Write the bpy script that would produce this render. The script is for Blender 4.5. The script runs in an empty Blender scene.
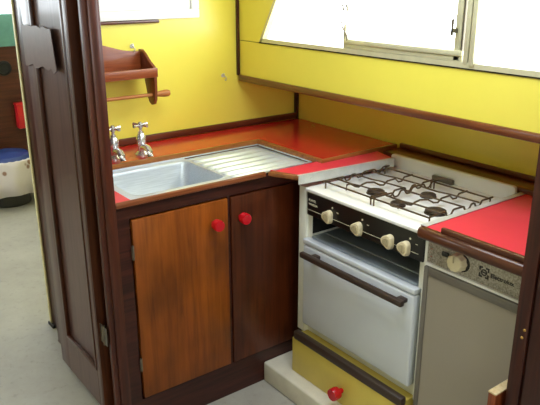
import bpy, bmesh, math, random
from mathutils import Vector, Matrix
random.seed(7)
S = bpy.context.scene
COL = S.collection
PI = math.pi

# ------------------------------------------------------------------ materials
def mat(name):
    m = bpy.data.materials.new(name); m.use_nodes = True
    nt = m.node_tree; b = nt.nodes['Principled BSDF']
    return m, nt, b
def lin(c):
    return tuple(((v/255)/12.92 if v/255 <= .04045 else ((v/255+.055)/1.055)**2.4) for v in c) + (1,)
def coords(nt, scale, rot=(0, 0, 0)):
    g = nt.nodes.new('ShaderNodeNewGeometry')          # world position: grain stays continuous over pieces
    mp = nt.nodes.new('ShaderNodeMapping'); mp.inputs['Scale'].default_value = scale
    mp.inputs['Rotation'].default_value = rot
    nt.links.new(g.outputs['Position'], mp.inputs['Vector']); return mp
def noise(nt, vec, scale, detail=4, rough=.6, dist=0):
    n = nt.nodes.new('ShaderNodeTexNoise'); n.inputs['Scale'].default_value = scale
    n.inputs['Detail'].default_value = detail; n.inputs['Roughness'].default_value = rough
    n.inputs['Distortion'].default_value = dist
    nt.links.new(vec.outputs[0], n.inputs['Vector']); return n
def ramp(nt, fac, stops):
    r = nt.nodes.new('ShaderNodeValToRGB'); e = r.color_ramp.elements
    while len(e) < len(stops): e.new(.5)
    for i, (p, c) in enumerate(stops): e[i].position = p; e[i].color = c
    nt.links.new(fac, r.inputs['Fac']); return r
def bump(nt, b, h, strength, dist=.002):
    bp = nt.nodes.new('ShaderNodeBump'); bp.inputs['Strength'].default_value = strength
    bp.inputs['Distance'].default_value = dist
    nt.links.new(h, bp.inputs['Height']); nt.links.new(bp.outputs[0], b.inputs['Normal'])
def plain(name, c, rough=.5, metal=0., var=.0, vs=6, coat=0., bmp=0.):
    m, nt, b = mat(name); c = lin(c)
    b.inputs['Roughness'].default_value = rough; b.inputs['Metallic'].default_value = metal
    b.inputs['Coat Weight'].default_value = coat; b.inputs['Coat Roughness'].default_value = .1
    n = noise(nt, coords(nt, (1, 1, 1)), vs, 6, .65)
    lo = tuple(v*(1-var) for v in c[:3])+(1,); hi = tuple(min(1, v*(1+var)) for v in c[:3])+(1,)
    r = ramp(nt, n.outputs['Fac'], [(.3, lo), (.7, hi)]); nt.links.new(r.outputs[0], b.inputs['Base Color'])
    if bmp: bump(nt, b, n.outputs['Fac'], bmp)
    return m
def wood(name, c, dark, light, axis='z', rough=.35, coat=.2, blotch=.0):
    m, nt, b = mat(name)
    sc = {'x': (1.2, 22, 22), 'y': (22, 1.2, 22), 'z': (22, 22, 1.2)}[axis]
    n1 = noise(nt, coords(nt, sc), 2.6, 8, .65, .6)
    r = ramp(nt, n1.outputs['Fac'], [(.28, lin(dark)), (.5, lin(c)), (.75, lin(light))])
    out = r.outputs[0]
    if blotch:
        n2 = noise(nt, coords(nt, (1, 1, .6)), 4.5, 3, .5)
        r2 = ramp(nt, n2.outputs['Fac'], [(.35, (1-blotch,)*3+(1,)), (.62, (1, 1, 1, 1))])
        mx = nt.nodes.new('ShaderNodeMixRGB'); mx.blend_type = 'MULTIPLY'; mx.inputs['Fac'].default_value = 1
        nt.links.new(out, mx.inputs[1]); nt.links.new(r2.outputs[0], mx.inputs[2]); out = mx.outputs[0]
    nt.links.new(out, b.inputs['Base Color'])
    b.inputs['Roughness'].default_value = rough; b.inputs['Coat Weight'].default_value = coat
    b.inputs['Coat Roughness'].default_value = .12; b.inputs['Specular IOR Level'].default_value = .35
    bump(nt, b, n1.outputs['Fac'], .15, .001)
    return m

M = {}
M['yellow'] = plain('yellow_paint', (236, 224, 92), .3, var=.03, vs=3, bmp=.03)
M['ceil'] = plain('ceiling_paint', (232, 228, 200), .6, var=.02)
M['drawer_yellow'] = plain('yellow_drawer_paint', (208, 186, 88), .4, var=.06, vs=9)
M['mahog'] = wood('dark_mahogany', (58, 24, 16), (34, 13, 9), (78, 36, 22), 'z', .34, .15)
M['mahog_x'] = wood('dark_mahogany_across', (92, 42, 26), (58, 24, 16), (120, 60, 36), 'x', .3, .3)
M['mahog_y'] = wood('mahogany_along', (106, 58, 30), (74, 36, 20), (134, 80, 44), 'y', .3, .3)
M['post'] = wood('red_mahogany_post', (72, 32, 20), (46, 17, 11), (94, 45, 27), 'z', .34, .15)
M['frame'] = wood('dark_frame_wood', (56, 24, 18), (32, 12, 9), (78, 36, 26), 'x', .4, .15)
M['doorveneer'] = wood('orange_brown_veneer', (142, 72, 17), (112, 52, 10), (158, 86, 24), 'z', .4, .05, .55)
M['doorveneer_shade'] = wood('shaded_veneer', (84, 36, 14), (58, 23, 9), (100, 46, 19), 'z', .36, .1, .4)  # same veneer as the left door, shade beside the stove put into the colour
M['edging'] = wood('counter_edging_wood', (150, 92, 46), (116, 64, 30), (178, 118, 66), 'x', .3, .3)
M['edging_y'] = wood('counter_edging_wood_y', (140, 84, 44), (104, 56, 28), (168, 108, 60), 'y', .3, .3)
M['edging_dk'] = wood('front_lip_wood', (124, 66, 36), (84, 40, 22), (150, 92, 58), 'x', .3, .2)
M['nosing'] = wood('dark_nosing_wood', (80, 42, 24), (54, 27, 15), (100, 56, 34), 'y', .3, .2)
M['rack'] = wood('rack_wood', (134, 66, 34), (100, 42, 20), (160, 88, 48), 'x', .35, .25)
M['rackz'] = wood('rack_wood_upright', (120, 58, 30), (88, 36, 18), (146, 78, 42), 'z', .35, .25)
M['dowel'] = wood('dowel_wood', (176, 112, 58), (146, 84, 40), (200, 140, 84), 'x', .4, .1)
M['leaf'] = wood('door_leaf_wood_sheen', (86, 60, 54), (64, 42, 37), (100, 72, 66), 'z', .4, .25)  # base greyed and lifted, part of the door's sheen put into the colour
M['leafdark'] = wood('door_leaf_edge', (70, 36, 20), (46, 22, 12), (92, 50, 28), 'z', .35, .2)
M['farwood'] = wood('far_bulkhead_wood', (76, 34, 20), (50, 20, 12), (96, 46, 28), 'x', .45, .05)
M['cutwood'] = wood('pale_cut_wood', (214, 190, 146), (186, 156, 108), (230, 212, 176), 'z', .6, 0)
M['red'] = plain('red_laminate', (194, 44, 36), .2, var=.05, vs=7, coat=.3)
M['red_sheen'] = plain('red_laminate_sheen', (222, 56, 76), .36, var=.05, vs=7, coat=.25)  # same laminate, with the pinkish sky sheen put into the base colour
M['redknob'] = plain('red_plastic', (188, 12, 26), .25, coat=.3)
M['white_en'] = plain('white_enamel', (236, 236, 234), .25, var=.01, coat=.3)
M['white_pt'] = plain('white_gloss_paint', (240, 240, 236), .35, var=.02)
M['white_plinth'] = plain('worn_white_paint', (216, 210, 194), .5, var=.07, vs=14, bmp=.1)
M['door_en_sky'] = plain('oven_enamel_sky_tint', (208, 213, 222), .25, var=.01, coat=.3)  # white enamel with bluish sky light on the front put into the colour
M['jamb'] = plain('cream_jamb_paint', (222, 222, 212), .4, var=.04)
M['black'] = plain('black_panel', (24, 22, 20), .3, var=.1)
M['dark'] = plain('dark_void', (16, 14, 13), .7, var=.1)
M['brownbar'] = plain('dark_brown_plastic', (58, 44, 36), .4, var=.08)
M['cream'] = plain('cream_plastic', (212, 198, 164), .4, var=.05)
M['creamdk'] = plain('cream_plastic_face', (176, 162, 130), .45, var=.05)
M['chrome'] = plain('chrome', (228, 228, 228), .24, .85, var=.02)
M['iron'] = plain('burner_iron', (70, 58, 48), .55, .3, var=.2, vs=60)
M['wire'] = plain('pan_wire', (96, 80, 62), .35, .7, var=.2, vs=30)
M['alu'] = plain('window_aluminium', (206, 202, 170), .42, .35, var=.08, vs=20)
M['rubber'] = plain('black_rubber', (40, 36, 22), .7)
M['steeltrim'] = plain('galvanised_trim', (206, 208, 206), .4, .35, var=.1, vs=30)
M['greymetal'] = plain('grey_hinge_metal', (120, 112, 100), .4, .8, var=.1)
M['brass'] = plain('brass', (190, 150, 80), .35, .9)
M['fridge_frame'] = plain('fridge_grey_frame', (112, 106, 98), .45, .1, var=.05)
M['fridge_door'] = plain('fridge_beige_panel', (152, 143, 130), .5, var=.03, vs=2.5)
M['inkdark'] = plain('dark_print', (34, 30, 30), .5)
M['inklight'] = plain('pale_print', (206, 200, 176), .5)
M['teal'] = plain('teal_fabric', (98, 148, 144), .8, var=.12, vs=20)
M['blue'] = plain('blue_vinyl', (30, 54, 120), .5, var=.05)
M['redbox'] = plain('red_box', (196, 24, 36), .4)
M['tape'] = plain('grey_tape', (104, 82, 78), .4, var=.1, vs=40, coat=.1)
M['pale_edge'] = plain('pale_painted_edge', (206, 196, 150), .5, var=.1, vs=40)

def mk_floor():
    m, nt, b = mat('worn_grey_floor')
    n = noise(nt, coords(nt, (1, 1, 1)), 3.0, 8, .7)
    n2 = noise(nt, coords(nt, (1, 1, 1)), 38, 3, .6)
    r = ramp(nt, n.outputs['Fac'], [(.3, lin((148, 143, 135))), (.7, lin((170, 166, 158)))])
    r2 = ramp(nt, n2.outputs['Fac'], [(.28, (.72, .72, .72, 1)), (.42, (1, 1, 1, 1))])
    mx = nt.nodes.new('ShaderNodeMixRGB'); mx.blend_type = 'MULTIPLY'; mx.inputs[0].default_value = .6
    nt.links.new(r.outputs[0], mx.inputs[1]); nt.links.new(r2.outputs[0], mx.inputs[2])
    nt.links.new(mx.outputs[0], b.inputs['Base Color']); b.inputs['Roughness'].default_value = .55
    return m
M['floor'] = mk_floor()
def mk_steel():
    m, nt, b = mat('brushed_stainless')
    n = noise(nt, coords(nt, (3, 60, 60)), 4, 5, .6)
    r = ramp(nt, n.outputs['Fac'], [(.3, lin((196, 206, 216))), (.7, lin((222, 230, 240)))])
    nt.links.new(r.outputs[0], b.inputs['Base Color'])
    b.inputs['Metallic'].default_value = .45; b.inputs['Roughness'].default_value = .33
    return m
M['steel'] = mk_steel()
def mk_speck():
    m, nt, b = mat('speckled_aluminium')
    n = noise(nt, coords(nt, (1, 1, 1)), 190, 3, .7)
    r = ramp(nt, n.outputs['Fac'], [(.33, lin((122, 116, 104))), (.5, lin((164, 158, 146))), (.66, lin((192, 186, 174)))])
    nt.links.new(r.outputs[0], b.inputs['Base Color'])
    b.inputs['Metallic'].default_value = .4; b.inputs['Roughness'].default_value = .5
    return m
M['speck'] = mk_speck()
def mk_cloth():
    m, nt, b = mat('patterned_cloth')
    v = nt.nodes.new('ShaderNodeTexVoronoi'); v.inputs['Scale'].default_value = 13
    nt.links.new(coords(nt, (1, 1, 1)).outputs[0], v.inputs['Vector'])
    r = ramp(nt, v.outputs['Distance'], [(.17, lin((140, 108, 96))), (.26, lin((208, 200, 206)))])
    nt.links.new(r.outputs[0], b.inputs['Base Color']); b.inputs['Roughness'].default_value = .9
    return m
M['cloth'] = mk_cloth()
def mk_glass():
    m = bpy.data.materials.new('dusty_window_glass'); m.use_nodes = True; nt = m.node_tree
    nt.nodes.clear()
    o = nt.nodes.new('ShaderNodeOutputMaterial'); t = nt.nodes.new('ShaderNodeBsdfTransparent')
    g = nt.nodes.new('ShaderNodeBsdfGlossy'); g.inputs['Roughness'].default_value = .03
    d = nt.nodes.new('ShaderNodeBsdfDiffuse'); d.inputs['Color'].default_value = (.62, .66, .6, 1)
    n = noise(nt, coords(nt, (1, 6, 5)), 1.6, 7, .75, 1.2)
    r = ramp(nt, n.outputs['Fac'], [(.6, (0, 0, 0, 1)), (.8, (.35, .35, .35, 1))])
    m1 = nt.nodes.new('ShaderNodeMixShader'); nt.links.new(r.outputs[0], m1.inputs[0])
    nt.links.new(t.outputs[0], m1.inputs[1]); nt.links.new(d.outputs[0], m1.inputs[2])
    m2 = nt.nodes.new('ShaderNodeMixShader'); m2.inputs[0].default_value = .04
    nt.links.new(m1.outputs[0], m2.inputs[1]); nt.links.new(g.outputs[0], m2.inputs[2])
    nt.links.new(m2.outputs[0], o.inputs[0]); return m
M['glass'] = mk_glass()

# ------------------------------------------------------------------ mesh helpers
def bm_new(): return bmesh.new()
def box(bm, x0, x1, y0, y1, z0, z1, bev=0., seg=2):
    x0, x1 = min(x0, x1), max(x0, x1); y0, y1 = min(y0, y1), max(y0, y1); z0, z1 = min(z0, z1), max(z0, z1)
    vs = [bm.verts.new((x, y, z)) for x in (x0, x1) for y in (y0, y1) for z in (z0, z1)]
    f = [(0, 1, 3, 2), (4, 6, 7, 5), (0, 4, 5, 1), (2, 3, 7, 6), (0, 2, 6, 4), (1, 5, 7, 3)]
    fs = [bm.faces.new([vs[i] for i in q]) for q in f]
    if bev:
        es = list({e for q in fs for e in q.edges})
        bmesh.ops.bevel(bm, geom=es, offset=bev, segments=seg, affect='EDGES', profile=.5)
def prism(bm, pts, axis, a0, a1, bev=0., seg=2):
    """polygon pts (2-D) in the plane normal to axis, extruded a0..a1"""
    def P(u, v, a):
        return {'x': (a, u, v), 'y': (u, a, v), 'z': (u, v, a)}[axis]
    A = [bm.verts.new(P(u, v, a0)) for u, v in pts]; B = [bm.verts.new(P(u, v, a1)) for u, v in pts]
    n = len(pts); fs = [bm.faces.new(A[::-1]), bm.faces.new(B)]
    for i in range(n):
        j = (i+1) % n; fs.append(bm.faces.new([A[i], A[j], B[j], B[i]]))
    bmesh.ops.recalc_face_normals(bm, faces=fs)
    if bev:
        es = list({e for q in (fs[0], fs[1]) for e in q.edges})
        bmesh.ops.bevel(bm, geom=es, offset=bev, segments=seg, affect='EDGES', profile=.5)
def frame_for(d):
    d = Vector(d).normalized(); up = Vector((0, 0, 1)) if abs(d.z) < .9 else Vector((1, 0, 0))
    a = d.cross(up).normalized(); return a, a.cross(d).normalized()
def tube(bm, path, r, n=8, closed=False):
    pts = [Vector(p) for p in path]; rings = []
    for i, p in enumerate(pts):
        if closed: d = pts[(i+1) % len(pts)] - pts[i-1]
        else: d = pts[min(i+1, len(pts)-1)] - pts[max(i-1, 0)]
        a, b = frame_for(d); rr = r[i] if isinstance(r, (list, tuple)) else r
        rings.append([bm.verts.new(p + a*math.cos(2*PI*k/n)*rr + b*math.sin(2*PI*k/n)*rr) for k in range(n)])
    m = len(rings)
    for i in range(m if closed else m-1):
        R0, R1 = rings[i], rings[(i+1) % m]
        for k in range(n):
            bm.faces.new([R0[k], R0[(k+1) % n], R1[(k+1) % n], R1[k]])
    if not closed:
        bm.faces.new(rings[0][::-1]); bm.faces.new(rings[-1])
def lathe(bm, prof, org, axis=(0, 0, 1), n=24, shape=None):
    """prof: (radius, height) pairs along axis from org"""
    d = Vector(axis).normalized(); a, b = frame_for(d); org = Vector(org); rings = []
    for r, h in prof:
        rings.append([bm.verts.new(org + d*h + (a*math.cos(2*PI*k/n) + b*math.sin(2*PI*k/n))*max(r, 1e-5)*(shape(2*PI*k/n) if shape else 1)) for k in range(n)])
    for R0, R1 in zip(rings, rings[1:]):
        for k in range(n): bm.faces.new([R0[k], R0[(k+1) % n], R1[(k+1) % n], R1[k]])
    bm.faces.new(rings[0][::-1]); bm.faces.new(rings[-1])
def arc(c, r, a0, a1, n, plane='xz', other=0.):
    out = []
    for i in range(n+1):
        t = a0 + (a1-a0)*i/n; u, v = c[0]+r*math.cos(t), c[1]+r*math.sin(t)
        out.append((u, v))
    return out
def wloc(o):
    v = Vector((0, 0, 0))
    while o is not None: v += o.location; o = o.parent
    return v
def obj(name, bm, m, parent=None, origin=None, smooth=30):
    me = bpy.data.meshes.new(name)
    bmesh.ops.recalc_face_normals(bm, faces=bm.faces[:])
    off = wloc(parent) if parent else Vector((0, 0, 0))
    loc = Vector(origin) if origin else Vector((0, 0, 0))
    bmesh.ops.translate(bm, verts=bm.verts[:], vec=-(off if not origin else loc))
    bm.to_mesh(me); bm.free()
    o = bpy.data.objects.new(name, me); COL.objects.link(o)
    if origin: o.location = loc - off
    if parent: o.parent = parent
    for mm in (m if isinstance(m, (list, tuple)) else [m]): me.materials.append(mm)
    for p in me.polygons: p.use_smooth = True
    me.set_sharp_from_angle(angle=math.radians(smooth))
    return o
def thing(name, label, cat, loc=(0, 0, 0), group=None):
    o = bpy.data.objects.new(name, None); o.empty_display_size = .05; COL.objects.link(o); o.location = loc
    o['label'] = label; o['category'] = cat
    if group: o['group'] = group
    return o
def tag(o, label, cat, group=None):
    o['label'] = label; o['category'] = cat
    if group: o['group'] = group
    return o
def struct(name, bm, m, label=None, cat=None, parent=None, smooth=30):
    o = obj(name, bm, m, parent, smooth=smooth)
    if not parent:
        o['kind'] = 'structure'
        if label: o['label'] = label; o['category'] = cat
    return o
def dup(root, delta, label, group=None):
    r = root.copy(); COL.objects.link(r); r.location = root.location + Vector(delta); r['label'] = label
    for ch in list(root.children):
        c = ch.copy(); COL.objects.link(c); c.parent = r
        for g in list(ch.children):
            d = g.copy(); COL.objects.link(d); d.parent = c
    return r
def text(name, s, size, org, xdir, ydir, m, parent, depth=.0006, bold=0.):
    cu = bpy.data.curves.new(name, 'FONT'); cu.body = s; cu.size = size; cu.extrude = depth; cu.offset = bold
    t = bpy.data.objects.new(name, cu); COL.objects.link(t)
    bpy.context.view_layer.update()
    me = bpy.data.meshes.new_from_object(t.evaluated_get(bpy.context.evaluated_depsgraph_get()))
    bpy.data.objects.remove(t); bpy.data.curves.remove(cu)
    x = Vector(xdir).normalized(); y = Vector(ydir).normalized(); z = x.cross(y)
    mt = Matrix(((x.x, y.x, z.x, 0), (x.y, y.y, z.y, 0), (x.z, y.z, z.z, 0), (0, 0, 0, 1)))
    me.transform(Matrix.Translation(Vector(org) - wloc(parent)) @ mt)
    me.materials.clear(); me.materials.append(m)
    o = bpy.data.objects.new(name, me); COL.objects.link(o); o.parent = parent
    return o

# ------------------------------------------------------------------ the cabin shell
FL = .10        # sole of the passage on the left, one low step above the galley sole
b = bm_new(); box(b, -.2, 1.2, -1.3, .64, -.05, 0); box(b, -1.9, -.2, -3.3, .64, -.05, FL)
box(b, -.2, 1.2, -3.3, -1.3, -.05, 0); box(b, -1.9, 1.2, .64, 3.0, -.05, FL)
struct('floor', b, M['floor'], 'worn light grey painted cabin floor', 'floor')

HX0, HX1, HY0, HY1 = -.15, .55, -1.1, -.25     # open roof hatch
b = bm_new(); box(b, -1.95, HX0, -3.35, 3.05, 1.98, 2.02); box(b, HX1, 1.25, -3.35, 3.05, 1.98, 2.02)
box(b, HX0, HX1, -3.35, HY0, 1.98, 2.02); box(b, HX0, HX1, HY1, 3.05, 1.98, 2.02)
struct('ceiling', b, M['ceil'], 'pale ceiling above the cabin', 'ceiling')

YB = .625; XW = .7384
b = bm_new(); box(b, -.170, 1.10, YB, YB+.025, 0, 1.12); box(b, -.170, XW+.02, YB, YB+.025, 1.12, 1.98)
struct('wall_back', b, M['yellow'], 'glossy yellow bulkhead behind the sink and taps', 'wall')

# side of the cabin: window band leaning out over a side deck shelf, lower hull side set back
XW = .7384
def ye(z): return .46 - .595*(z-1.287)       # slanted fore edge of the window
b = bm_new()
ZT, ZBW = 1.72, 1.287
prism(b, [(YB, 1.115), (-3.3, 1.115), (-3.3, ZBW), (YB, ZBW)], 'x', XW, XW+.025)
prism(b, [(YB, ZBW), (ye(ZBW), ZBW), (ye(ZT), ZT), (YB, ZT)], 'x', XW, XW+.025)
prism(b, [(YB, ZT), (-3.3, ZT), (-3.3, 1.98), (YB, 1.98)], 'x', XW, XW+.025)
prism(b, [(-2.3, ZBW), (-3.3, ZBW), (-3.3, ZT), (-2.3, ZT)], 'x', XW, XW+.025)
box(b, XW, 1.10, -3.3, YB, 1.115, 1.128)
box(b, 1.08, 1.10, -3.3, YB, 0, 1.115)
struct('wall_right', b, M['yellow'], 'yellow cabin side with the long window over the stove', 'wall')

b = bm_new()
box(b, -1.90, -1.88, -3.3, 3.0, 0, 1.42); box(b, -1.90, -1.88, -3.3, 3.0, 1.78, 1.98)
for y0, y1 in ((-3.3, .95), (2.7, 3.0)): box(b, -1.90, -1.88, y0, y1, 1.42, 1.78)
struct('wall_left', b, M['ceil'], 'pale far side of the cabin out of view', 'wall')
b = bm_new()
box(b, -1.9, -1.2, -3.32, -3.3, 0, 1.98); box(b, -.3, 1.1, -3.32, -3.3, 0, 1.98)
box(b, -1.2, -.3, -3.32, -3.3, 0, 1.25); box(b, -1.2, -.3, -3.32, -3.3, 1.85, 1.98)
struct('wall_front', b, M['ceil'], 'wall with the open companionway behind the camera', 'wall')
# far cabin end
b = bm_new(); box(b, -1.9, 1.2, 2.9, 2.93, FL, 1.10)
struct('wall_far', b, M['farwood'], 'dark wooden bulkhead at the end of the far cabin', 'wall')
b = bm_new(); box(b, XW, XW+.02, YB+.025, 2.9, FL, 1.98); struct('wall_side', b, M['ceil'], 'pale side of the far cabin', 'wall')
b = bm_new(); box(b, -1.9, 1.2, 2.88, 2.899, 1.10, 1.315, .008)
tag(obj('fabric_band', b, M['teal']), 'teal fabric band along the top of the far dark bulkhead', 'upholstery')
b = bm_new(); box(b, -1.9, 1.2, 2.9, 2.93, 1.262, 1.285); box(b, -1.9, 1.2, 2.9, 2.93, 1.74, 1.98)
for x in (-1.9, -.9, .12, 1.12): box(b, x, x+.08, 2.9, 2.93, 1.285, 1.74)
w = struct('window_3', b, M['white_pt'], 'bright far window over the teal band', 'window')
b = bm_new(); box(b, -1.82, 1.12, 2.913, 2.917, 1.285, 1.74); struct('pane', b, M['glass'], parent=w)

# ------------------------------------------------------------------ long sliding window over the stove
b = bm_new()
YE = -2.3
fx0, fx1 = XW-.006, XW+.022
prism(b, [(ye(ZBW), ZBW), (YE, ZBW), (YE, ZBW+.016), (ye(ZBW+.016)-.012, ZBW+.016)], 'x', fx0, fx1)
prism(b, [(ye(ZBW), ZBW), (ye(ZBW)-.016, ZBW), (ye(ZT)-.016, ZT), (ye(ZT), ZT)], 'x', fx0, fx1)
prism(b, [(ye(ZT), ZT-.016), (YE, ZT-.016), (YE, ZT), (ye(ZT), ZT)], 'x', fx0, fx1)
w1 = struct('window_1', b, M['alu'], 'long aluminium framed side window over the stove', 'window')
b = bm_new(); prism(b, [(ye(ZBW)+.004, ZBW-.005), (YE, ZBW-.005), (YE, ZBW), (ye(ZBW), ZBW)], 'x', XW-.003, XW+.001)
prism(b, [(ye(ZBW)+.004, ZBW-.005), (ye(ZBW), ZBW-.005), (ye(ZT), ZT), (ye(ZT)+.004, ZT)], 'x', XW-.003, XW+.001)
struct('seal', b, M['rubber'], parent=w1)
b = bm_new(); box(b, XW-.002, XW+.016, -.052, -.064, ZBW+.016, ZBW+.10, .002)
box(b, XW+.008, XW+.012, -.054, -.060, ZBW+.10, ZT-.016, .001)
struct('mullion', b, M['alu'], parent=w1)
b = bm_new()
box(b, XW-.004, XW+.012, -.066, -.575, ZBW+.0165, 1.320, .002)
box(b, XW-.010, XW+.012, -.066, -.575, 1.320, 1.337, .003)
box(b, XW-.004, XW+.012, -.545, -.568, 1.305, ZT-.016, .002)
sash = struct('sash', b, M['alu'], parent=w1)
b = bm_new(); box(b, XW+.004, XW+.007, -.07, -.55, 1.33, ZT-.016); struct('pane', b, M['glass'], parent=sash)
b = bm_new(); box(b, XW-.03, XW-.004, -.548, -.556, 1.388, 1.402, .002); box(b, XW-.03, XW-.024, -.548, -.556, 1.38, 1.43, .002)
struct('latch', b, M['greymetal'], parent=sash)
b = bm_new()
box(b, XW-.008, XW+.018, -.585, -.602, ZBW+.012, ZT-.01, .002); box(b, XW-.012, XW+.018, -.608, -.626, ZBW+.008, ZT-.01, .003)
struct('mullion', b, M['alu'], parent=w1)
b = bm_new(); box(b, XW-.001, XW+.012, -.6005, -.6095, ZBW+.012, ZT-.01); box(b, XW-.001, XW+.010, -.569, -.5745, ZBW+.04, ZT-.016); struct('gasket', b, M['greymetal'], parent=w1)
b = bm_new(); tube(b, [(XW-.008, -.045, 1.40), (XW-.012, -.058, 1.375), (XW-.01, -.078, 1.35), (XW-.006, -.08, 1.325)], .0035, 6)
tube(b, [(XW-.008, -.05, 1.455), (XW-.012, -.06, 1.435)], .004, 6); tube(b, [(XW-.008, -.07, 1.455), (XW-.012, -.08, 1.437)], .004, 6)
struct('stay', b, M['greymetal'], parent=w1)
b = bm_new()
prism(b, [(ye(ZBW+.016)-.014, ZBW+.016), (-.055, ZBW+.016), (-.055, ZT-.016), (ye(ZT-.016)-.014, ZT-.016)], 'x', XW+.009, XW+.012)
struct('pane', b, M['glass'], parent=w1)
b = bm_new(); box(b, XW+.009, XW+.012, -.62, YE, ZBW+.016, ZT-.016); struct('pane', b, M['glass'], parent=w1)

# mouldings on the yellow sides
b = bm_new(); box(b, XW-.014, XW+.002, YB-.016, -3.2, 1.106, 1.134, .006)
struct('trim_1', b, M['mahog_y'], 'varnished wooden rail along the yellow side under the window', 'trim')
b = bm_new(); box(b, XW-.012, XW+.0, YB-.016, YB, 1.13, 1.97, .004)
struct('trim_2', b, M['mahog'], 'thin upright wooden strip in the corner above the rail', 'trim')
b = bm_new(); box(b, 1.062, 1.08, YB-.018, YB, .893, 1.115, .003)
struct('trim_3', b, M['mahog'], 'short upright wooden strip in the back corner below the rail', 'trim')
b = bm_new(); box(b, -.17, 1.085, YB-.016, YB, .893, .922, .005)
struct('trim_4', b, M['mahog_x'], 'low wooden upstand along the yellow bulkhead behind the taps', 'trim')
b = bm_new(); box(b, .972, 1.08, -.06, -1.04, .855, .882, .003); box(b, 1.066, 1.08, -.06, -1.04, .882, .900, .004)
struct('trim_5', b, M['mahog_y'], 'dark wooden ledge and upstand along the hull behind the stove', 'trim')
b = bm_new(); box(b, XW-.0008, XW+.001, ye(ZBW)+.004, YB-.01, ZBW-.004, ZBW-.0025)
struct('trim_6', b, M['rubber'], 'fine joint line in the yellow panel beside the window', 'trim')

# white window frame on the bulkhead
b = bm_new()
x0, x1, z0, z1 = -.165, .532, 1.388, 1.80
t = .036
box(b, x0, x1, YB-.022, YB, z0, z0+t, .003); box(b, x0, x1, YB-.022, YB, z1-t, z1, .003)
box(b, x1-t, x1, YB-.022, YB, z0+t, z1-t, .003)
for a in (.05,):
    box(b, x0, x1-t, YB-.012, YB, z0+t, z0+t+a, .003); box(b, x0, x1-t, YB-.012, YB, z1-t-a, z1-t, .003)
    box(b, x1-t-a, x1-t, YB-.012, YB, z0+t+a, z1-t-a, .003)
w2 = struct('window_2', b, M['white_pt'], 'white painted window frame above the wooden rack', 'window')
b = bm_new(); box(b, x0, x1-.08, YB-.004, YB-.001, z0+.08, z1-.08); struct('pane', b, M['white_pt'], parent=w2)
b = bm_new(); box(b, -.15, .345, YB-.02, YB, 1.374, 1.387, .003)
struct('trim_7', b, M['mahog_x'], 'short brown batten right under the white window frame', 'trim')

# ------------------------------------------------------------------ doorway: post and folded door leaf
b = bm_new()
box(b, -.2, -.172, 0, YB, 0, 1.98)
struct('wall_passage', b, M['mahog'], 'wooden partition between sink and passage', 'wall')
b = bm_new()
box(b, -.230, -.2, -.02, 0, 0, 1.98, .004); box(b, -.214, -.181, -.030, 0, 0, 1.98, .006); box(b, -.2, -.172, -.018, .0, 0, 1.98, .003)
struct('trim_8', b, M['post'], 'moulded reddish wooden door post beside the sink', 'door post')

LX0, LX1, LY0, LY1, LZ0, LZ1 = -.249, -.207, .045, .442, .125, 1.965
b = bm_new()
st = .085; sr = .03
# stiles and rails around a recessed field on the -X face
box(b, LX0, LX1, LY0, LY0+sr, LZ0, LZ1, .003); box(b, LX0, LX1, LY1-st, LY1, LZ0, LZ1, .003)
for za, zb in ((LZ0, LZ0+.14), (LZ1-.12, LZ1)): box(b, LX0, LX1, LY0+sr, LY1-st, za, zb)
box(b, LX0+.012, LX1, LY0+sr, LY1-st, LZ0+.14, LZ1-.12)
leaf = struct('door_1', b, M['leaf'], 'open dark panelled cabin door folded back into the passage', 'door')
b = bm_new()
ya, yb, za, zb = LY0+sr, LY1-st, LZ0+.14, LZ1-.12
for q in ((ya, ya+.012, za, zb), (yb-.012, yb, za, zb), (ya, yb, za, za+.012), (ya, yb, zb-.012, zb)):
    box(b, LX0-.003, LX0+.012, *q, .003)
struct('moulding', b, M['leafdark'], parent=leaf)
b = bm_new(); box(b, LX0+.002, LX1, LY0-.004, LY0, LZ0, LZ1); struct('door_edge', b, M['leafdark'], parent=leaf)
for z in (.43, 1.75):
    b = bm_new(); tube(b, [(-.238, .01, z-.035), (-.238, .01, z+.035)], .005, 8)
    box(b, -.2385, -.2365, -.012, .04, z-.033, z+.033)
    struct('hinge', b, M['greymetal'], parent=leaf)
# torn strip of tape across the panel moulding
b = bm_new()
def jag(y0, y1, z, n, amp): return [(y0+(y1-y0)*i/n, z+random.uniform(-amp, amp)) for i in range(n+1)]
top = jag(.17, .44, 1.405, 9, .006); bot = jag(.44, .15, 1.275, 12, .008)
prism(b, top+bot, 'x', LX0-.0055, LX0-.0035)
tp = struct('tape_patch', b, M['tape'], parent=leaf); tp['label'] = 'torn grey tape patch'
# jamb at the far end of the passage partition
b = bm_new(); box(b, -.170, -.136, YB, .79, FL, 1.98, .004)
j = struct('trim_9', b, M['mahog'], 'far door jamb with pale edge behind the folded door', 'door jamb')
b = bm_new(); box(b, -.177, -.170, .772, .792, FL, 1.98, .002); struct('edge_strip', b, M['pale_edge'], parent=j)
b = bm_new(); box(b, -.182, -.166, .74, .80, FL, FL+.014, .003); struct('foot', b, M['dark'], parent=j)

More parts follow.
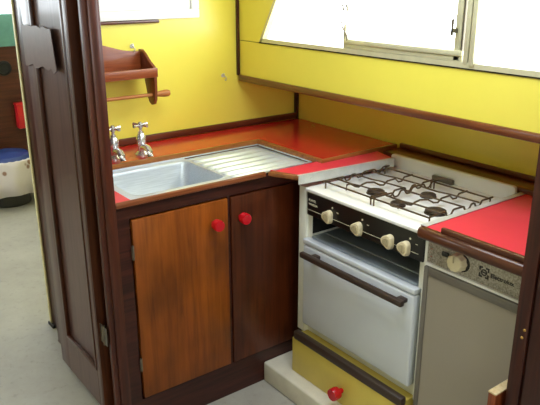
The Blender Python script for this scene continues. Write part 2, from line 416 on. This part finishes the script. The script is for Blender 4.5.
# ------------------------------------------------------------------ far cabin things
SX, SY = .20, 2.60
t = thing('stool', 'round stool draped with a patterned cloth in the far cabin', 'stool', (SX, SY, FL))
b = bm_new(); lathe(b, [(.13, 0), (.135, .01), (.125, .09), (.12, .25)], (SX, SY, FL)); obj('base', b, M['black'], t)
b = bm_new(); lathe(b, [(.15, 0), (.175, .01), (.175, .05), (.15, .07), (.02, .075)], (SX, SY, FL+.268)); obj('cushion', b, M['blue'], t)
b = bm_new(); n = 48
rings = []
for r, z, w in ((.16, .318, 0), (.18, .306, .0), (.195, .27, .006), (.203, .18, .012), (.210, .085, .018)):
    rings.append([b.verts.new((SX+(r+w*math.sin(7*a))*math.cos(a), SY+(r+w*math.sin(7*a))*math.sin(a), FL+z+.004+(w*.8*math.sin(3*a)))) for a in [2*PI*k/n for k in range(n)]])
for R0, R1 in zip(rings, rings[1:]):
    for k in range(n): b.faces.new([R0[k], R0[(k+1) % n], R1[(k+1) % n], R1[k]])
o = obj('cover', b, M['cloth'], t); o['label'] = 'pale patterned cloth cover'
sm = o.modifiers.new('thickness', 'SOLIDIFY'); sm.thickness = .004; sm.offset = 1
b = bm_new(); lathe(b, [(.052, 0), (.05, .008), (.04, .012), (.036, .004), (.001, .004)], (.35, 2.9, .955), (0, -1, 0)); 
tag(obj('round_vent', b, M['dark']), 'round black vent in the dark far bulkhead', 'vent')
b = bm_new(); box(b, .385, .50, 2.84, 2.9, .535, .71, .008)
t = obj('wall_box', b, M['redbox']); tag(t, 'small red box hung on the dark far bulkhead', 'box')
b = bm_new(); box(b, .38, .505, 2.835, 2.9, .70, .715, .004); obj('lid', b, M['redbox'], t)

# ------------------------------------------------------------------ sink cabinet
t = thing('sink_cabinet', 'dark wooden cabinet under the sink with two brown doors', 'cabinet', (.24, .3, 0))
XR = .66
b = bm_new()
box(b, -.17, -.124, 0, .022, 0, .85); box(b, -.17, XR, -.003, .022, .818, .8612); box(b, -.124, XR, 0, .022, 0, .136); box(b, .251, .262, 0, .022, .136, .818)
box(b, .645, XR, 0, .022, .136, .818)
obj('face_frame', b, M['frame'], t)
b = bm_new(); box(b, -.17, -.155, .022, .60, 0, .82); box(b, XR-.015, XR, .022, .60, 0, .82); box(b, -.155, XR-.015, .022, .60, .12, .136); box(b, -.155, XR-.015, .585, .60, .136, .82)
obj('body', b, M['frame'], t)
b = bm_new(); prism(b, [(-.172, .84), (-.172, .812), (-.124, .812), (.46, .812), (.46, .826), (-.1, .826)], 'y', -.004, 0); b.free()
def red_knob(x, y, z, parent, ax=(0, -1, 0), s=1.):
    b = bm_new(); lathe(b, [(.006*s, 0), (.0075*s, .004), (.0075*s, .016*s), (.017*s, .017*s), (.018*s, .021*s), (.018*s, .036*s), (.0165*s, .040*s), (.001, .0405*s)], (x, y, z), ax, 28)
    return obj('knob', b, M['redknob'], parent)
for (xa, xb, mm, kx) in ((-.118, .249, 'doorveneer', .186), (.264, .644, 'doorveneer_shade', .300)):
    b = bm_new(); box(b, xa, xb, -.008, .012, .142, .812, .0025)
    d = obj('door', b, M[mm], t); d['label'] = 'orange-brown veneered door' if kx < .25 else 'veneered door beside the stove with shade in its colour'
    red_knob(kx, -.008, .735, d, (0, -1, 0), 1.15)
    if kx < .25:
        for z in (.70, .28):
            b = bm_new(); tube(b, [(-.121, -.007, z-.026), (-.121, -.007, z+.026)], .003, 8); box(b, -.126, -.116, -.0075, -.0045, z-.024, z+.024)
            h = obj('hinge', b, M['greymetal'], d)

# ------------------------------------------------------------------ main worktop (L shaped, raised behind and right of the sink)
ZC = .893
YS, XS, YF = .358, .648, -.052
t = thing('worktop', 'polished red L-shaped worktop with wooden edging around the sink', 'worktop', (.5, .5, .863))
b = bm_new()
prism(b, [(-.17, YS+.014), (XS+.016, YS+.014), (XS+.016, YF+.012), (1.062, YF+.012), (1.078, .608), (-.17, .608)], 'z', .864, ZC)
obj('laminate', b, M['red'], t)
b = bm_new()
prism(b, [(-.17, YS), (XS, YS), (XS, YF), (1.062, YF), (1.062, YF+.012), (XS+.016, YF+.012), (XS+.016, YS+.014), (-.17, YS+.014)], 'z', .862, ZC+.002, .003)
obj('edging', b, M['edging'], t)
b = bm_new(); box(b, -.17, -.112, 0, .355, .8632, .878); obj('laminate_corner', b, M['red_sheen'], t)
b = bm_new(); box(b, -.172, .414, -.018, -.0005, .863, .8815, .005)
obj('front_edging', b, M['edging_dk'], t)

# ------------------------------------------------------------------ stainless sink
t = thing('sink', 'stainless steel sink with ribbed drainer set into the red worktop', 'sink', (.2, .18, .70))
bx0, bx1, by0, by1 = -.085, .285, .035, .325
ZS = .874
def rrect(x0, x1, y0, y1, r, n=5):
    out = []
    for cx, cy, a in ((x1-r, y1-r, 0), (x0+r, y1-r, PI/2), (x0+r, y0+r, PI), (x1-r, y0+r, 1.5*PI)):
        for i in range(n+1):
            q = a + PI/2*i/n; out.append((cx+r*math.cos(q), cy+r*math.sin(q)))
    return out
b = bm_new()
levels = [(0, ZS, .03), (-.006, ZS-.001, .034), (-.010, ZS-.012, .034), (-.016, ZS-.135, .04), (-.03, ZS-.152, .05), (-.06, ZS-.156, .06)]
prev = None
for off, z, r in levels:
    ring = [b.verts.new((x, y, z)) for x, y in rrect(bx0-off, bx1+off, by0-off, by1+off, r)]
    if prev:
        for i in range(len(ring)):
            j = (i+1) % len(ring); b.faces.new([prev[i], prev[j], ring[j], ring[i]])
    prev = ring
b.faces.new(prev)
o = obj('bowl', b, M['steel'], t, smooth=50)
sm = o.modifiers.new('thickness', 'SOLIDIFY'); sm.thickness = .0015; sm.offset = -1
b = bm_new(); lathe(b, [(.022, 0), (.022, .003), (.016, .003), (.014, .001), (.001, .001)], (.1, .18, ZS-.156)); obj('drain', b, M['chrome'], t)
# rim: flat flange around bowl
b = bm_new()
x0, x1, y0, y1 = -.111, XS-.001, .0005, YS-.001
box(b, x0, bx0+.001, y0, y1, ZS-.004, ZS+.001, .0015); box(b, bx0, bx1, y0, by0+.002, ZS-.004, ZS+.001, .0015); box(b, bx0, bx1, by1-.002, y1, ZS-.004, ZS+.001, .0015)
# corner webs between the rounded bowl and the square opening
for cx, cy, sx, sy in ((bx0, by0, 1, 1), (bx0, by1, 1, -1), (bx1, by0, -1, 1), (bx1, by1, -1, -1)):
    r = .03; pts = [(cx, cy)] + [(cx+sx*(r - r*math.sin(q)), cy+sy*(r - r*math.cos(q))) for q in [PI/2*i/5 for i in range(6)]][::1]
    prism(b, pts, 'z', ZS-.003, ZS+.0005)
# raised outer lip
for q in ((x0, x1, y0, y0+.007), (x0, x1, y1-.007, y1), (x1-.007, x1, y0, y1)):
    box(b, *q, ZS, ZS+.005, .002)
obj('rim', b, M['steel'], t)
# drainer: six ridges along X, sloping gently to the bowl
b = bm_new()
NX, NY = 14, 97
g = []
for j in range(NY):
    v = j/(NY-1); y = y0+.006 + (y1-y0-.012)*v
    row = []
    for i in range(NX):
        u = i/(NX-1); x = bx1 + (x1-.006-bx1)*u
        ph = v*6.5; s = math.sin(2*PI*ph - PI/2)
        amp = .0065*min(1, u*20+.45)*min(1, (1-u)*8)*min(1, v*14, (1-v)*14)
        row.append(b.verts.new((x, y, ZS - .003 + amp*max(-.6, s))))
    g.append(row)
for j in range(NY-1):
    for i in range(NX-1): b.faces.new([g[j][i], g[j][i+1], g[j+1][i+1], g[j+1][i]])
o = obj('drainer', b, M['steel'], t, smooth=60)
sm = o.modifiers.new('thickness', 'SOLIDIFY'); sm.thickness = .0015; sm.offset = -1

# ------------------------------------------------------------------ pillar taps
TX, TY = .150, .440
def P3(dx, dy, dz): return (TX+dx*1.15, TY+dy*1.15, ZC+dz*1.2)
def pr(q): return [(a*1.15, h*1.2) for a, h in q]
tap = thing('tap', 'chrome pillar tap in full view, right of the pair behind the sink', 'tap', (TX, TY, ZC), 'chrome pillar taps')
b = bm_new(); lathe(b, pr([(.023, 0), (.023, .004), (.018, .009), (.0135, .014), (.0135, .03), (.0165, .043), (.0165, .060), (.0125, .068), (.009, .072), (.009, .078), (.001, .079)]), (TX, TY, ZC), n=20); obj('body', b, M['chrome'], tap)
b = bm_new(); tube(b, [P3(0, -.006, .026), P3(0, -.026, .030), P3(0, -.044, .029), P3(0, -.058, .020), P3(0, -.063, .006)], [.0125, .013, .013, .0125, .012], 12); obj('spout', b, M['chrome'], tap)
b = bm_new(); lathe(b, pr([(.005, .078), (.005, .088), (.009, .090), (.009, .104), (.005, .108), (.001, .1085)]), (TX, TY, ZC), n=14)
for k in range(4):
    a = PI/2*k + .35; c, s_ = math.cos(a), math.sin(a)
    tube(b, [P3(.005*c, .005*s_, .098), P3(.020*c, .020*s_, .098), P3(.031*c, .031*s_, .098)], [.0042, .005, .0066], 8)
obj('handle', b, M['chrome'], tap)
dup(tap, (-.112, .004, 0), 'chrome pillar tap half hidden by the door post, left of the pair')

# ------------------------------------------------------------------ wooden rack with towel rod
t = thing('towel_rack', 'wooden wall rack with shelf and towel rod above the taps', 'rack', (.07, YB, 1.07))
RX0, RX1 = -.13, .266
b = bm_new()
pts = [(RX0, 1.18), (RX1-.012, 1.18), (RX1-.012, 1.268)]
for i in range(13):
    u = i/12; x = .245 + (-.02-.245)*u
    pts.append((x, 1.268 + .050*(.5-.5*math.cos(PI*min(1, u*1.05)))))
for i in range(1, 9):
    u = i/8; pts.append((-.02 + (RX0+.02)*u, 1.318 - .050*(.5-.5*math.cos(PI*u))))
prism(b, pts, 'y', YB-.014, YB, .002)
obj('backboard', b, M['rack'], t)
def side(x):
    b = bm_new()
    p = [(YB, 1.275), (YB-.022, 1.275), (YB-.045, 1.262), (YB-.085, 1.232), (YB-.118, 1.215), (YB-.124, 1.178)]
    p += [(YB-.121, 1.12), (YB-.117, 1.086), (YB-.106, 1.068), (YB-.086, 1.062), (YB-.068, 1.070), (YB-.056, 1.09), (YB-.046, 1.13), (YB-.030, 1.178), (YB, 1.178)]
    prism(b, p, 'x', x-.006, x+.006, .0015); return obj('side', b, M['rackz'], t)
side(RX1-.006); side(RX0+.006)
b = bm_new(); box(b, RX0+.012, RX1-.012, YB-.11, YB-.014, 1.178, 1.19); obj('shelf', b, M['rack'], t)
b = bm_new(); box(b, RX0-.004, RX1+.003, YB-.128, YB-.115, 1.176, 1.212, .003); obj('front_rail', b, M['rack'], t)
b = bm_new(); zr, yr = 1.104, YB-.094
lathe(b, [(.0072, 0), (.0072, .40), (.009, .402), (.0095, .408), (.011, .425), (.0145, .448), (.0145, .462), (.011, .472), (.001, .475)], (RX0-.01, yr, zr), (1, 0, 0), 16); obj('rod', b, M['dowel'], t)

def wall_hook(x, z, label):
    b = bm_new(); lathe(b, [(.009, 0), (.009, .002), (.004, .004), (.001, .004)], (x, YB, z), (0, -1, 0), 14)
    tube(b, [(x, YB-.003, z), (x, YB-.02, z-.002), (x, YB-.028, z-.010), (x, YB-.022, z-.02), (x, YB-.014, z-.016)], .0022, 8)
    tube(b, [(x-.004, YB-.003, z+.004), (x-.002, YB-.016, z+.010)], .0022, 8)
    tag(obj('wall_hook', b, M['steeltrim']), label, 'hook', 'small hooks on the yellow bulkhead')
wall_hook(.655, 1.135, 'small metal hook on bare yellow bulkhead near the corner')
wall_hook(.226, 1.288, 'tiny metal hook just over the top of the wooden rack')

# ------------------------------------------------------------------ narrow worktop between sink and stove
ZR = .867
def nosing(b, x, y0, y1, z0, z1, r=None):
    r = r or (z1-z0)/2; cz = (z0+z1)/2
    pts = [(x+.022, z0), (x+.022, z1)] + [(x+r*.7-r*.7*math.sin(a), cz+r*math.cos(a)) for a in [PI*i/8 for i in range(9)]]
    prism(b, pts, 'y', y0, y1, .002)
YST0, YST1 = -.117, -.672        # left / right edges of the hob
t = thing('worktop_strip', 'narrow red worktop strip with steel edge left of the stove', 'worktop', (.6, -.08, .853))
A, B, Cc = (.416, -.010), (.468, -.132), (.915, -.172)        # slightly skewed outline
def on(p, q, u): return (p[0]+(q[0]-p[0])*u, p[1]+(q[1]-p[1])*u)
ZS2 = .883
b = bm_new(); prism(b, [(A[0]+.020, A[1]), (B[0]+.020, B[1]), (Cc[0], Cc[1]+.002), (.945, YF-.002), (XS-.001, YF-.002), (XS-.001, -.0235), (A[0]+.030, -.0235), (A[0]+.025, A[1])], 'z', .866, ZS2)
obj('laminate', b, M['red_sheen'], t)
b = bm_new(); prism(b, [(A[0], A[1]-.013), B, (B[0]+.021, B[1]-.0015), (A[0]+.026, A[1]-.013)], 'z', .866, ZS2+.0015, .006, 3); obj('edging', b, M['edging_y'], t)
b = bm_new(); d = Vector((Cc[0]-B[0], Cc[1]-B[1])).normalized(); nn = Vector((d.y, -d.x))
def off(p, k): return (p[0]+nn.x*k, p[1]+nn.y*k)
prism(b, [off(B, .0022), off(Cc, .0022), off(Cc, 0), off(B, 0)], 'z', .852, ZS2+.002)
prism(b, [off(B, .0022), off(Cc, .0022), off(Cc, -.010), off(B, -.010)], 'z', ZS2+.0003, ZS2+.0022)
for u in (.12, .55, .9):
    q = on(B, Cc, u); lathe(b, [(.004, 0), (.003, .0015), (.001, .002)], (q[0]+nn.x*.0022, q[1]+nn.y*.0022, .868), (nn.x, nn.y, 0), 10)
obj('steel_edge', b, M['steeltrim'], t)

# ------------------------------------------------------------------ worktop over the fridge
t = thing('worktop_end', 'red worktop over the fridge with dark wooden nosing and batten', 'worktop', (.75, -.87, .83))
b = bm_new(); prism(b, [(.47, -.690), (.97, -.690), (.97, -1.042), (.47, -1.042)], 'z', .838, ZR); obj('laminate', b, M['red_sheen'], t)
b = bm_new(); nosing(b, .447, -.694, -1.042, .834, ZR+.002); obj('nosing', b, M['nosing'], t)
b = bm_new(); box(b, .462, .476, -.765, -1.042, ZR, .885, .003); obj('batten', b, M['nosing'], t)
b = bm_new(); box(b, .470, .968, -.690, -.687, .834, ZR+.003); box(b, .470, .968, -.690, -.708, ZR+.001, ZR+.003); obj('steel_edge', b, M['steeltrim'], t)

# ------------------------------------------------------------------ plinth under stove and fridge
b = bm_new(); box(b, .407, .97, -.001, -1.042, 0, .087, .008, 3)
tag(obj('plinth', b, M['white_plinth']), 'low white painted plinth step under the stove', 'plinth')

# ------------------------------------------------------------------ drawer unit beneath the stove
t = thing('drawer_unit', 'low yellow drawer with red knob on the white plinth under the stove', 'drawer', (.7, -.39, .087))
b = bm_new(); box(b, .478, .95, -.118, -.668, .087, .246); obj('body', b, M['drawer_yellow'], t)
b = bm_new(); box(b, .462, .477, -.116, -.670, .088, .234, .002); d = obj('drawer', b, M['drawer_yellow'], t)
red_knob(.462, -.400, .150, d, (-1, 0, 0), 1.3)
b = bm_new(); box(b, .456, .484, -.126, -.674, .2345, .268, .007); e = obj('top_rail', b, M['brownbar'], t); e['label'] = 'dark brown rail'

# ------------------------------------------------------------------ gas stove
t = thing('gas_stove', 'white gas cooker with black control panel between the red worktops', 'stove', (.73, -.395, .246))
XF = .51
b = bm_new()
box(b, XF, .955, -.088, -.128, .247, .832, .002); box(b, XF, .955, -.676, -.688, .247, .832, .002)     # side panels seen edge-on
box(b, XF+.01, .955, -.12, -.152, .64, .735); box(b, XF+.01, .955, -.656, -.676, .64, .735)            # grill jambs
box(b, XF+.02, .955, -.12, -.668, .275, .64); box(b, .90, .955, -.12, -.668, .64, .832); box(b, XF+.02, .955, -.12, -.668, .247, .275)
obj('body', b, M['jamb'], t)
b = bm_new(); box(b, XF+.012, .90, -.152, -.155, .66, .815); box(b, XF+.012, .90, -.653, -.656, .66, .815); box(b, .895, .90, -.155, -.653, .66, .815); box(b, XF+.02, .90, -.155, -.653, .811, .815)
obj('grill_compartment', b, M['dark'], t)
M['pan'] = plain('blue_grey_pan', (150, 160, 170), .3, .5, var=.05)
b = bm_new(); box(b, XF+.008, .89, -.155, -.653, .642, .652, .002); box(b, XF+.06, .88, -.17, -.63, .652, .657, .002)
obj('grill_pan', b, M['pan'], t)
b = bm_new(); box(b, .497, .957, -.134, -.683, .8235, .837, .004, 3); obj('hob_top', b, M['white_en'], t)
b = bm_new(); box(b, .503, .53, -.142, -.678, .736, .8235, .002); cp = obj('control_panel', b, M['black'], t)
b = bm_new(); box(b, .5022, .5032, -.14, -.66, .7565, .7580)
o = obj('printed_line', b, M['inklight'], cp)
text('lettering', 'FLAVEL', .0125, (.5024, -.150, .7905), (0, -1, 0), (0, 0, 1), M['inklight'], cp)
text('lettering', 'VANESSA', .0115, (.5024, -.150, .7760), (0, -1, 0), (0, 0, 1), M['inklight'], cp)
for y in (-.275, -.42, -.625):
    b = bm_new(); lathe(b, [(.0035, 0), (.0035, .0008), (.001, .0008)], (.503, y, .797), (-1, 0, 0), 10); box(b, .5022, .503, y-.022, y-.030, .785, .787); obj('printed_mark', b, M['inklight'], cp)
def tri(a): return 1 + .13*math.cos(3*(a))
for y in (-.258, -.402, -.541, -.608):
    b = bm_new(); lathe(b, [(.0235, 0), (.0235, .003), (.0222, .013), (.019, .0165), (.001, .017)], (.503, y, .762), (-1, 0, 0), 36, tri)
    k = obj('knob', b, M['cream'], t)
    b = bm_new(); lathe(b, [(.014, 0), (.0125, .002), (.001, .002)], (.4862, y, .762), (-1, 0, 0), 24, tri); box(b, .4825, .4845, y-.0015, y+.0015, .752, .775); obj('knob_face', b, M['creamdk'], k)
b = bm_new(); box(b, .494, .53, -.130, -.664, .622, .641, .004, 3); obj('door_ledge', b, M['door_en_sky'], t)
b = bm_new(); box(b, .494, .529, -.132, -.664, .291, .619, .008, 3); od = obj('oven_door', b, M['door_en_sky'], t)
b = bm_new(); box(b, .452, .472, -.160, -.648, .586, .607, .005)
for y in (-.20, -.61): box(b, .470, .496, y, y-.03, .590, .604, .003)
obj('handle', b, M['brownbar'], od)
# splash guard at the back
b = bm_new(); r = .012
pts = [(-.124, .836), (-.678, .836), (-.678, .888-r)] + [(-.678+r-r*math.cos(a), .888-r+r*math.sin(a)) for a in (PI/6, PI/3, PI/2)] + [(-.124-r+r*math.cos(a), .888-r+r*math.sin(a)) for a in (PI/2, PI/3, PI/6)] + [(-.124, .888-r)]
prism(b, pts, 'x', .950, .966, .002); obj('splash_guard', b, M['white_en'], t)
b = bm_new(); box(b, .930, .946, -.345, -.440, .836, .855, .004, 3); obj('vent_cover', b, M['greymetal'], t)
# burners
for (x, y, s) in ((.650, -.335, 1.), (.615, -.468, .8), (.765, -.470, .85), (.655, -.592, 1.1)):
    b = bm_new(); lathe(b, [(.034*s, 0), (.033*s, .003), (.026*s, .005), (.026*s, .008)], (x, y, .836), n=28); bn = obj('burner', b, M['iron'], t)
    b = bm_new(); lathe(b, [(.030*s, .008), (.031*s, .010), (.027*s, .0125), (.001, .013)], (x, y, .836), n=28); obj('cap', b, M['iron'], bn)
# wire pan supports
def wave(x0, x1, y, z, dips, amp=.02, wd=.02, n=90):
    out = []
    for i in range(n+1):
        v = x0+(x1-x0)*i/n; dz = 0
        for d in dips:
            dz = min(dz, -amp*math.exp(-((v-d)/wd)**4))
        out.append((v, y, z+dz))
    return out
ZG = .862
def support(y0, y1):
    b = bm_new(); r = .003
    for x in (.548, .850): tube(b, [(x, y0, ZG), (x, y1, ZG)], r, 6)
    m = (y0+y1)/2
    for x in (.605, .700, .775):
        tube(b, [(x, y0, ZG-.001), (x, m+.035, ZG-.001), (x+.014, m+.005, ZG-.003), (x+.016, y1, ZG-.001)], r, 6)
    tube(b, wave(.530, .872, y0, ZG+.003, (.655, .715, .815), .017, .017), r*1.1, 6)
    tube(b, wave(.548, .862, y1, ZG+.003, (.64, .73, .785), .016, .016), r*1.1, 6)
    # bent finger wire hooked over the burners
    tube(b, [(.575, m+.034, ZG-.018), (.577, m+.034, ZG+.002), (.590, m+.030, ZG+.004), (.605, m+.022, ZG-.006), (.618, m+.018, ZG-.010), (.632, m+.014, ZG-.002), (.648, m+.008, ZG+.004),
             (.670, m-.006, ZG+.004), (.690, m-.014, ZG-.008), (.706, m-.018, ZG-.010), (.722, m-.020, ZG+.002), (.760, m-.022, ZG+.004), (.776, m-.024, ZG-.010), (.790, m-.026, ZG-.010), (.804, m-.026, ZG+.003), (.850, m-.024, ZG+.003)], r*1.1, 6)
    for x, y in ((.548, y0), (.548, y1), (.850, y0), (.850, y1)): tube(b, [(x, y, ZG), (x, y, .837)], r, 6)
    return obj('pan_support', b, M['wire'], t)
support(-.188, -.410); support(-.424, -.655)

# ------------------------------------------------------------------ fridge
t = thing('fridge', 'small grey fridge with speckled metal control strip under the red worktop', 'fridge', (.73, -.86, .087))
b = bm_new(); box(b, .522, 0.955, -.690, -1.040, .0875, .828); obj('body', b, M['fridge_frame'], t)
b = bm_new(); box(b, .508, .522, -.690, -1.040, .744, .828, .001); cs = obj('control_strip', b, M['speck'], t)
b = bm_new(); box(b, .500, .522, -.690, -1.040, .735, .7435, .002); obj('bright_trim', b, M['white_en'], t)
y0, y1 = -.690, -1.040
b = bm_new()
box(b, .496, .5215, y0, y0-.016, .10, .733, .003); box(b, .496, .5215, y1+.016, y1, .10, .733, .003)
box(b, .496, .5215, y0-.016, y1+.016, .706, .733, .003); box(b, .496, .5215, y0-.016, y1+.016, .10, .122, .003)
dr = obj('door', b, M['fridge_frame'], t)
b = bm_new(); box(b, .501, .5215, y0-.016, y1+.016, .122, .706); p = obj('door_panel', b, M['fridge_door'], dr)
def notch(a): return 1 + .05*math.cos(10*a)
b = bm_new(); lathe(b, [(.028, 0), (.028, .004), (.0265, .006), (.0255, .022), (.022, .026), (.001, .0265)], (.508, -.803, .782), (-1, 0, 0), 40, notch)
k = obj('knob', b, M['cream'], t); b = bm_new(); box(b, .4795, .482, -.801, -.805, .786, .804); obj('pointer', b, M['creamdk'], k)
b = bm_new(); lathe(b, [(.027, 0), (.026, .001), (.001, .001)], (.508, -.813, .782), (-1, 0, 0), 30); obj('dial_plate', b, M['inkdark'], t)
b = bm_new(); box(b, .500, .508, -.745, -.768, .783, .797, .003); obj('switch', b, M['black'], t)
# emblem: square outline with corner cuts around a ring and dot
b = bm_new(); cy, cz, h, w = -.887, .780, .016, .0045
for sy in (-1, 1):
    for sz in (-1, 1):
        prism(b, [(cy+sy*h, cz+sz*h), (cy+sy*.005, cz+sz*h), (cy+sy*.005, cz+sz*(h-w)), (cy+sy*(h-w), cz+sz*(h-w)), (cy+sy*(h-w), cz+sz*.004), (cy+sy*h, cz+sz*.004)], 'x', .5070, .5080)
tube(b, [(.5075, cy+.008*math.cos(2*PI*i/20), cz+.008*math.sin(2*PI*i/20)) for i in range(20)], .0018, 6, True)
prism(b, [(cy-.006, cz-.0016), (cy+.006, cz-.0016), (cy+.006, cz+.0016), (cy-.006, cz+.0016)], 'x', .5070, .5080)
obj('emblem', b, M['inkdark'], cs)
text('lettering', 'Electrolux', .0175, (.5076, -.908, .7735), (0, -1, 0), (0, 0, 1), M['inkdark'], cs, bold=.0003)
b = bm_new()
for i in range(5): box(b, .5073, .508, -.70-.001, -.702-.006*(i % 2), .752+.012*i, .754+.012*i)
obj('dial_marks', b, plain('red_print', (170, 80, 60), .5), cs)

# ------------------------------------------------------------------ tall locker at the right
t = thing('tall_locker', 'tall dark wooden locker at the right edge beside the fridge', 'locker', (.75, -1.3, 0))
b = bm_new(); box(b, .432, 1.07, -1.046, -1.7, .0, 1.105); box(b, .432, .73, -1.046, -1.7, 1.105, 1.97); obj('body', b, M['mahog'], t)
b = bm_new(); box(b, .424, .432, -1.046, -1.084, 0, 1.97, .003); box(b, .424, .432, -1.66, -1.70, 0, 1.97, .003); box(b, .424, .432, -1.084, -1.66, 0, .12, .003); obj('face_frame', b, M['mahog'], t)
b = bm_new(); box(b, .427, .432, -1.09, -1.65, .13, 1.95, .002); obj('door', b, M['mahog'], t)
for y, z in ((-1.074, .715), (-1.070, .692)):
    b = bm_new(); lathe(b, [(.004, 0), (.003, .0015), (.001, .002)], (.424, y, z), (-1, 0, 0), 12); obj('screw', b, M['brass'], t)
t = thing('timber_block', 'upright offcut of timber with pale cut top standing between fridge and locker', 'block', (.45, -1.02, .087))
b = bm_new(); box(b, .405, .492, -1.008, -1.032, .0875, .506, .002); obj('timber', b, M['rackz'], t)
b = bm_new(); box(b, .404, .492, -1.0075, -1.0325, .506, .511, .001); obj('cut_end', b, M['cutwood'], t)

# ------------------------------------------------------------------ daylight
W = bpy.data.worlds.new('overcast_sky'); S.world = W; W.use_nodes = True
bg = W.node_tree.nodes['Background']; bg.inputs[0].default_value = (.87, .945, 1, 1); bg.inputs[1].default_value = 9.
def portal(name, loc, rot, sx, sy):
    l = bpy.data.lights.new(name, 'AREA'); l.shape = 'RECTANGLE'; l.size = sx; l.size_y = sy
    l.cycles.is_portal = True
    o = bpy.data.objects.new(name, l); COL.objects.link(o); o.location = loc; o.rotation_euler = rot
portal('window_portal', (XW+.03, -.92, 1.505), (0, PI/2, 0), .45, 2.8)
portal('window_portal', (-1.91, 1.82, 1.60), (0, -PI/2, 0), .36, 1.75)
portal('window_portal', (-.75, -3.33, 1.55), (PI/2, 0, 0), .9, .6)
portal('hatch_portal', ((HX0+HX1)/2, (HY0+HY1)/2, 2.03), (0, 0, 0), HX1-HX0, HY1-HY0)
portal('window_portal', (-.35, 2.94, 1.51), (-PI/2, 0, 0), 3.0, .46)

# ------------------------------------------------------------------ camera
cam = bpy.data.cameras.new('camera'); co = bpy.data.objects.new('camera', cam); COL.objects.link(co)
co.location = (-.9559, -1.8445, 1.5514)
yaw, pitch = math.radians(37.183), math.radians(18.994)
co.rotation_euler = (PI/2 - pitch, math.radians(.067), -yaw)
cam.sensor_width = 36; cam.lens = 657.97/540*36; cam.clip_start = .02
S.camera = co
S.view_settings.view_transform = 'Standard'; S.view_settings.look = 'None'
S.view_settings.exposure = .25; S.view_settings.gamma = 1
S.view_settings.use_curve_mapping = False
S.cycles.use_denoising = True; S.cycles.max_bounces = 10; S.cycles.diffuse_bounces = 6
S.cycles.sample_clamp_indirect = 8; S.cycles.caustics_reflective = False; S.cycles.caustics_refractive = False
